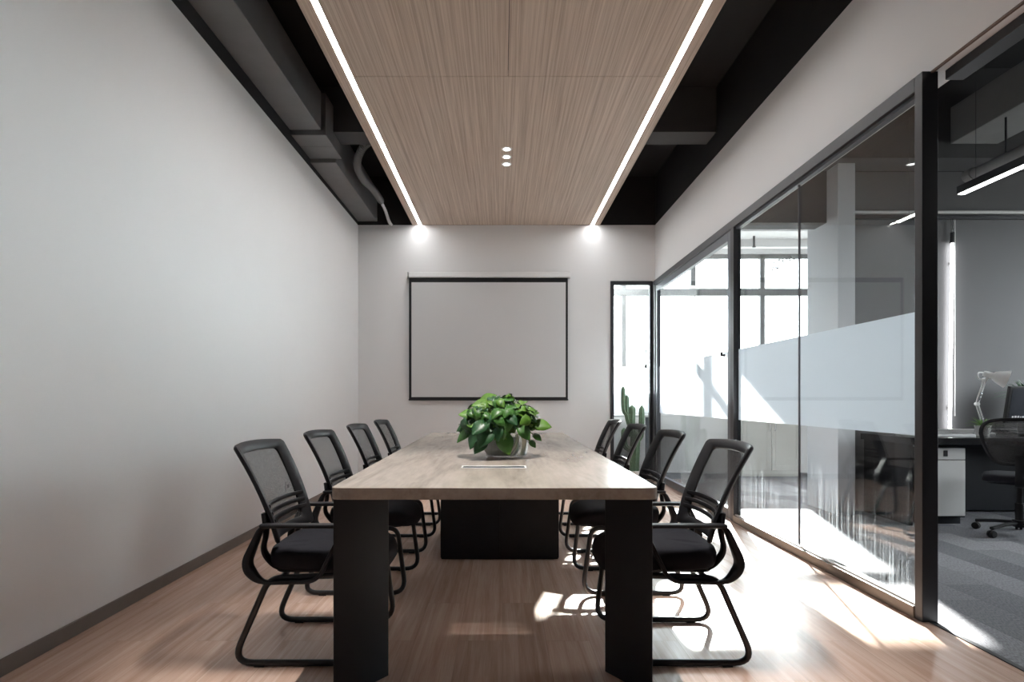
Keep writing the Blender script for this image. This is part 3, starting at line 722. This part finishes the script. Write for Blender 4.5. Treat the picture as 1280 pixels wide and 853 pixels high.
for x, y in ((0.28, -0.12), (0.28, 0.12), (-0.36, -0.12), (-0.36, 0.12)):
    MB().box(x-0.02, x+0.02, y-0.02, y+0.02, 0, 0.80).build('leg', STILE, t, bevel=0.003)
cu = bpy.data.curves.new('window_sign', 'FONT'); cu.body = 'ggen'; cu.size = 0.2; cu.extrude = 0.006; cu.materials.append(SIGNM)
to = bpy.data.objects.new('sign_text', cu); C.objects.link(to); bpy.context.view_layer.update()
sme = bpy.data.meshes.new_from_object(to.evaluated_get(bpy.context.evaluated_depsgraph_get())); bpy.data.objects.remove(to); bpy.data.curves.remove(cu)
sme.name = 'window_sign'; o = bpy.data.objects.new('window_sign', sme); C.objects.link(o); o.location = (3.82, WX-0.02, 2.90); o.rotation_euler = (PI/2, math.radians(-20), 0)
tag(o, 'small grey lettering set at a slant high on lounge window', 'sign')
t = thing('ceiling_hook', 'short dark rod hanging from the white lounge ceiling beside the window', 'rod', (3.32, 7.6, 3.1))
MB().sweep([(0, 0, -0.05), (0, 0, 0.1)], 0.014, seg=10).build('rod', FRAME, t, smooth=True)
MB().lathe([(0, -0.052), (0.022, -0.05), (0.022, -0.035), (0, -0.033)], 12).build('rod_tip', FRAME, t, smooth=True)

# ------------------------------------------------------------------ office: desk and what stands on it
DT = 0.73
t = thing('office_desk', 'glossy black office desk against the grey wall beyond the doorway', 'desk', (4.7, 5.05, 0))
MB().box(-1.35, 1.3, -0.33, 0.34, DT-0.055, DT).build('desk_top', DESKM, t, bevel=0.003)
MB().box(-1.33, -1.30, -0.28, 0.32, 0, DT-0.056).build('side_panel', DESKM, t, bevel=0.002)
MB().box(1.25, 1.28, -0.28, 0.32, 0, DT-0.056).build('side_panel', DESKM, t, bevel=0.002)
MB().box(-1.30, 1.25, 0.28, 0.30, 0.02, DT-0.056).build('modesty_panel', TABLEG, t)
t = thing('desk_partition', 'low white-edged divider strip along the back of black desk', 'desk divider', (4.6, 5.33, DT))
MB().box(-0.95, 1.2, 0, 0.018, 0.0, 0.035).build('divider_panel', GREYP, t, bevel=0.002)
MB().box(-0.95, 1.2, -0.004, 0.022, 0.0355, 0.043).build('top_cap', WPLAST, t, bevel=0.002)
t = thing('desk_tray', 'flat pale grey tray with dark recess on black desk corner', 'tray', (3.79, 5.02, DT))
MB().box(-0.22, 0.22, -0.12, 0.12, 0.001, 0.008).build('tray_base', DESKM, t)
MB().box(-0.22, 0.22, -0.13, -0.118, 0.0, 0.022).box(-0.22, 0.22, 0.118, 0.13, 0, 0.022).box(-0.232, -0.22, -0.13, 0.13, 0, 0.022).box(0.22, 0.232, -0.13, 0.13, 0, 0.022).build('rim', GREYP, t, bevel=0.002)
t = thing('drawer_pedestal', 'black drawer pedestal with pale grey fronts under the desk', 'drawer unit', (3.665, 5.05, 0))
MB().box(-0.18, 0.20, -0.24, 0.22, 0.06, 0.645).build('body', TABLEG, t, bevel=0.003)
MB().box(-0.17, 0.19, -0.20, 0.2, 0.0, 0.059).build('plinth', TABLEG, t)
d = MB().box(-0.18, 0.187, -0.258, -0.241, 0.545, 0.64).build('drawer', GREYP, t, bevel=0.003)
MB().box(0.003, 0.038, -0.2625, -0.2585, 0.572, 0.622).build('handle', PLAST, d, bevel=0.002)
MB().box(-0.18, 0.187, -0.258, -0.241, 0.075, 0.540).build('drawer', GREYP, t, bevel=0.003)
# desk lamp
t = thing('desk_lamp', 'white jointed desk lamp with cone shade on black desk', 'lamp', (4.33, 5.17, DT))
MB().lathe([(0, 0.001), (0.075, 0.001), (0.078, 0.012), (0.07, 0.02), (0.02, 0.026), (0.014, 0.05), (0, 0.052)], 24).build('base', WPLAST, t, smooth=True)
E1, E2 = Vector((-0.07, 0, 0.275)), Vector((0.0, 0, 0.495))
for a, c, nm in ((Vector((0, 0, 0.045)), E1, 'lower_arm'), (E1, E2, 'upper_arm')):
    n = (c-a).normalized(); off = Vector((n.z, 0, -n.x))*0.011
    b = MB()
    for s in (-1, 1): b.sweep([a+off*s, c+off*s], 0.0055, seg=8)
    arm = b.build(nm, WPLAST, t, smooth=True)
    hp = [a.lerp(c, 0.12+0.36*i/60)+Vector((0.007*math.cos(i*1.5), -0.012+0.007*math.sin(i*1.5), 0)) for i in range(61)]
    MB().sweep(hp, 0.002, seg=5, up=Vector((0, 0, 1))).build('spring', CHROME, arm)
for p in (E1, E2):
    MB().lathe([(0, -0.016), (0.016, -0.016), (0.016, 0.016), (0, 0.016)], 14, Matrix.Translation(p) @ Matrix.Rotation(PI/2, 4, 'X')).build('joint', WPLAST, t, smooth=True)
hd = Vector((0.14, -0.09, -0.06)).normalized()
M = Matrix.Translation(E2+Vector((0.0, -0.01, 0.05))) @ hd.to_track_quat('Z', 'Y').to_matrix().to_4x4() @ Matrix.Scale(0.88, 4)
MB().lathe([(0, -0.02), (0.026, -0.018), (0.030, 0.0), (0.031, 0.055), (0.045, 0.07), (0.062, 0.105), (0.088, 0.168), (0.090, 0.176), (0.085, 0.176), (0.058, 0.106), (0.028, 0.066), (0, 0.062)], 28, M).build('shade', WPLAST, t, smooth=True)
MB().lathe([(0, 0.064), (0.014, 0.068), (0.026, 0.105), (0.02, 0.13), (0, 0.138)], 16, M).build('bulb', POTW, t, smooth=True)
MB().sweep(fillet([E2+Vector((-0.005, -0.01, 0.06)), E2+Vector((-0.075, -0.01, 0.065)), E2+Vector((-0.065, -0.01, 0.0)), E2], 0.03, False, 6), 0.006, seg=8).build('tilt_bracket', WPLAST, t, smooth=True)
# monitor
t = thing('computer_monitor', 'black framed computer monitor showing a dark picture on desk', 'monitor', (4.64, 4.96, DT))
T = Matrix.Translation((0, 0, 0.27)) @ Matrix.Rotation(math.radians(10), 4, 'X') @ Matrix.Translation((0, 0, -0.27))
MB().box(-0.30, 0.30, -0.012, 0.018, 0.11, 0.43, T).build('bezel', PLAST, t, bevel=0.004)
s = MB().box(-0.278, 0.278, -0.0145, -0.0125, 0.136, 0.412, T).build('screen', SCRM, t)
b = MB(); q = random.Random(5); x = -0.25
while x < 0.2:
    w = q.uniform(0.008, 0.02); b.box(x, x+w, -0.0153, -0.0147, 0.155, 0.155+q.uniform(0.012, 0.022), T); x += w+0.007
b.build('caption_marks', GREYP, s)
MB().box(-0.03, 0.03, 0.02, 0.035, 0.01, 0.28).build('stand', PLAST, t, bevel=0.004)
MB().prism(rounded([(-0.12, -0.08), (0.12, -0.08), (0.12, 0.1), (-0.12, 0.1)], 0.04), 0.0, 0.012).build('foot', PLAST, t, bevel=0.003)
# plants on the desk
def blades(mb, n, r, h, seed, ln, sq=1.0):
    q = random.Random(seed)
    for k in range(n):
        a = q.uniform(0, 2*PI); e = q.uniform(0.25, 1.25); l = ln*q.uniform(0.7, 1.1)
        d = Vector((math.cos(a)*math.cos(e), sq*math.sin(a)*math.cos(e), math.sin(e))); side = Vector((-math.sin(a), math.cos(a), 0))
        base = Vector((math.cos(a)*r*0.3, math.sin(a)*r*0.3, h)); A, B_ = [], []
        for i in range(7):
            s_ = i/6; c = base+d*l*s_+Vector((0, 0, -0.4*l*s_*s_)); w = 0.007*(1-s_**2)+0.0006
            A.append(mb.bm.verts.new(c+side*w)); B_.append(mb.bm.verts.new(c-side*w))
        for i in range(6): mb.face([A[i], B_[i], B_[i+1], A[i+1]])
t = thing('small_succulent', 'small spiky plant in white pot beside the desk lamp', 'plant', (4.17, 5.0, DT))
MB().lathe([(0, 0.0), (0.045, 0.0), (0.06, 0.09), (0.056, 0.09), (0.05, 0.08), (0, 0.08)], 20).build('pot', POTW, t, smooth=True)
b = MB(); blades(b, 34, 0.05, 0.08, 2, 0.14); o = b.build('leaves', LEAF1, t); sm = o.modifiers.new('thickness', 'SOLIDIFY'); sm.thickness = 0.0012
t = thing('spider_plant', 'bushy green plant in pale pot behind the computer monitor', 'plant', (4.77, 5.225, DT))
MB().lathe([(0, 0.0), (0.07, 0.0), (0.095, 0.36), (0.09, 0.36), (0.085, 0.34), (0, 0.34)], 24).build('pot', GREYP, t, smooth=True)
b = MB(); blades(b, 130, 0.09, 0.34, 4, 0.29, 0.35); o = b.build('leaves', LEAF2, t); sm = o.modifiers.new('thickness', 'SOLIDIFY'); sm.thickness = 0.0012
# task chair
t = thing('task_chair', 'black mesh swivel chair on castors in front of black desk', 'office chair', (3.97, 4.42, 0), math.radians(-40))
def tb(u, v):
    w = 0.16+0.07*min(1, v*1.6); x = u*w
    return Vector((x, -0.20-0.05*v+0.03*(v-0.5)**2+0.05*u*u, 0.56+0.34*v-0.02*u*u*v))
lp = []
for i in range(48):
    a = 2*PI*i/48; ca, sa = math.cos(a), math.sin(a)
    lp.append(tb(math.copysign(abs(ca)**0.35, ca), 0.5+0.5*math.copysign(abs(sa)**0.42, sa)))
MB().sweep(lp, 0.014, 0.011, closed=True, seg=8, up=Vector((0, 1, 0))).build('back_frame', PLAST, t, smooth=True)
b = MB(); g = [[b.bm.verts.new(tb(-0.97+1.94*i/12, 0.04+0.92*j/10)) for i in range(13)] for j in range(11)]
for j in range(10):
    for i in range(12): b.face([g[j][i], g[j][i+1], g[j+1][i+1], g[j+1][i]])
b.build('back_mesh', OMESH, t, smooth=True)
MB().sweep(catmull([(0.21, -0.225, 0.88), (0.10, -0.24, 0.70), (0.0, -0.24, 0.58)], 8), 0.016, 0.01, seg=8).build('back_brace', PLAST, t, smooth=True)
MB().sweep(catmull([(0, -0.235, 0.62), (0, -0.24, 0.50), (0, -0.16, 0.40), (0, 0.0, 0.39)], 8), 0.035, 0.012, seg=10, up=Vector((0, 1, 0.3))).build('back_bracket', PLAST, t, smooth=True)
b = MB(); rings = []
for sc, z in ((0.9, 0.405), (1.0, 0.42), (1.0, 0.445), (0.95, 0.465), (0.75, 0.475), (0.3, 0.478)):
    rings.append([b.bm.verts.new((0.225*sc*math.copysign(abs(math.cos(2*PI*j/32))**0.5, math.cos(2*PI*j/32)), 0.02+0.215*sc*math.copysign(abs(math.sin(2*PI*j/32))**0.5, math.sin(2*PI*j/32)), z)) for j in range(32)])
for a, c in zip(rings, rings[1:]):
    for j in range(32): b.face([a[j], a[(j+1) % 32], c[(j+1) % 32], c[j]])
b.face(rings[0][::-1]); b.face(rings[-1]); b.build('seat', SEATM, t, smooth=True)
MB().lathe([(0, 0.09), (0.028, 0.09), (0.028, 0.25), (0.018, 0.25), (0.018, 0.40), (0, 0.40)], 16).build('gas_lift', PLAST, t, smooth=True)
MB().lathe([(0, 0.07), (0.045, 0.07), (0.045, 0.12), (0, 0.125)], 16).build('hub', PLAST, t, smooth=True)
for k in range(5):
    a = 2*PI*k/5+0.3; d = Vector((math.cos(a), math.sin(a), 0))
    leg = MB().sweep([d*0.03+Vector((0, 0, 0.10)), d*0.15+Vector((0, 0, 0.09)), d*0.275+Vector((0, 0, 0.07))], 0.018, 0.014, seg=8, up=Vector((0, 0, 1))).build('leg', PLAST, t, smooth=True)
    M = Matrix.Translation(d*0.275+Vector((0, 0, 0.028))) @ Matrix.Rotation(a, 4, 'Z') @ Matrix.Rotation(PI/2, 4, 'X')
    MB().lathe([(0, -0.022), (0.024, -0.022), (0.028, -0.015), (0.028, -0.005), (0.015, -0.004), (0.015, 0.004), (0.028, 0.005), (0.028, 0.015), (0.024, 0.022), (0, 0.022)], 16, M).build('castor', PLAST, leg, smooth=True)
# wall LED tube, conduit, pendants, services in the office
t = thing('wall_tube_light', 'upright glowing LED tube mounted on the grey office wall', 'light', (4.19, WY, 0))
MB().sweep([(-0.022, -0.035, 0.755), (0.0, -0.035, 2.50)], 0.012, seg=12, up=Vector((1, 0, 0))).build('tube', LEDW, t, smooth=True)
MB().sweep([(0.0, -0.035, 2.505), (0.002, -0.035, 2.60)], 0.019, seg=12, up=Vector((1, 0, 0))).build('end_cap', FRAME, t, smooth=True)
for z in (0.95, 2.3): MB().box(-0.026+0.0126*(z-0.755), -0.010+0.0126*(z-0.755), -0.036, -0.001, z, z+0.03).build('bracket', WPLAST, t)
MB().sweep([(0.002, -0.035, 2.6), (0.002, -0.03, 2.74)], 0.01, seg=8, up=Vector((1, 0, 0))).build('feed_cable', CHROME, t, smooth=True)
t = thing('wall_conduit', 'thin pale conduit running level along the grey office wall', 'conduit', (0, WY, 2.79))
MB().box(3.2, 6.55, -0.045, -0.001, -0.012, 0.012).build('conduit_run', GREYP, t, bevel=0.003)
MB().box(3.2, 6.55, -0.04, -0.001, -0.06, -0.03).build('cable_run', FRAME, t, bevel=0.003)
MB().box(4.235, 4.245, -0.005, -0.001, -1.9, -0.06).build('drop_pipe', GREYP, t)
for y0, y1, s in ((1.0, 4.53, 'nearer the doorway'), (4.78, 5.25, 'thin bar for a bright line in glass')):
    t = thing('pendant_light', 'black linear pendant light with glowing underside, '+s, 'light', (3.60, 0, 2.66), 0, 'linear pendants in the office')
    hw = 0.03 if y0 < 3 else 0.010  # second bar is added thin, to draw a bright line in the glass
    MB().box(-hw, hw, y0, y1, 0.0, 2*hw).build('housing', FRAME, t, bevel=0.003)
    MB().box(-0.75*hw, 0.75*hw, y0+0.01, y1-0.01, -0.006, -0.0005).build('diffuser', LEDW, t)
    for y in (y0+0.15, y1-0.15): MB().sweep([(0, y, 2*hw), (0, y, ZC-2.66)], 0.0018, seg=5, up=Vector((1, 0, 0))).build('wire', FRAME, t)
t = thing('ceiling_duct', 'large dark square duct under the black office ceiling', 'air duct', (0, 0, 0))
MB().box(3.95, 4.37, YR, 5.08, 3.30, 3.62).build('duct_run', DUCTM, t, bevel=0.006)
for y in (1.5, 3.2): MB().box(3.93, 4.39, y, y+0.05, 3.28, 3.64).build('flange', DUCTM, t, bevel=0.003)
t = thing('ceiling_pipe', 'dark round pipe with a capped end below the office duct', 'pipe', (4.02, 0, 2.97))
MB().sweep([(0, YR+0.1, 0), (0, 4.94, 0)], 0.045, seg=16, up=Vector((0, 0, 1))).build('pipe_run', DUCTM, t, smooth=True)
MB().sweep([(0, 4.90, 0), (0, 4.98, 0)], 0.056, seg=16, up=Vector((0, 0, 1))).build('end_cap', DUCTM, t, bevel=0.004)
MB().sweep([(0, 4.6, 0), (0, 4.6, 0.34)], 0.008, seg=6, up=Vector((1, 0, 0))).build('hanger', FRAME, t)

# ------------------------------------------------------------------ light
w = bpy.data.worlds.new('sky'); bpy.context.scene.world = w; w.use_nodes = True
bg = w.node_tree.nodes['Background']; bg.inputs[0].default_value = (0.95, 0.98, 1.0, 1); bg.inputs[1].default_value = 11.5
sd = bpy.data.lights.new('sun', 'SUN'); sd.energy = 44; sd.angle = math.radians(0.9); sd.color = (1, 0.965, 0.92)
so = bpy.data.objects.new('sun', sd); C.objects.link(so)
el = math.radians(27); az = Vector((-0.263, -0.965, 0)).normalized()
dv = Vector((az.x*math.cos(el), az.y*math.cos(el), -math.sin(el)))
so.rotation_euler = dv.to_track_quat('-Z', 'Y').to_euler()

# ------------------------------------------------------------------ camera and view
cd = bpy.data.cameras.new('camera'); cam = bpy.data.objects.new('camera', cd); C.objects.link(cam)
cam.location = (0, 0, 1.05); cam.rotation_euler = (PI/2, 0, 0)
cd.sensor_width = 36; cd.lens = 720/1280*36; cd.shift_x = 12/1280; cd.shift_y = 72.5/1280; cd.clip_start = 0.05
sc = bpy.context.scene; sc.camera = cam
vs = sc.view_settings; vs.view_transform = 'Standard'; vs.look = 'None'; vs.gamma = 1; vs.exposure = 0.8; vs.use_curve_mapping = False
sc.cycles.max_bounces = 14; sc.cycles.diffuse_bounces = 8; sc.cycles.transparent_max_bounces = 24; sc.cycles.transmission_bounces = 8
sc.cycles.sample_clamp_indirect = 5; sc.cycles.caustics_reflective = False; sc.cycles.caustics_refractive = False
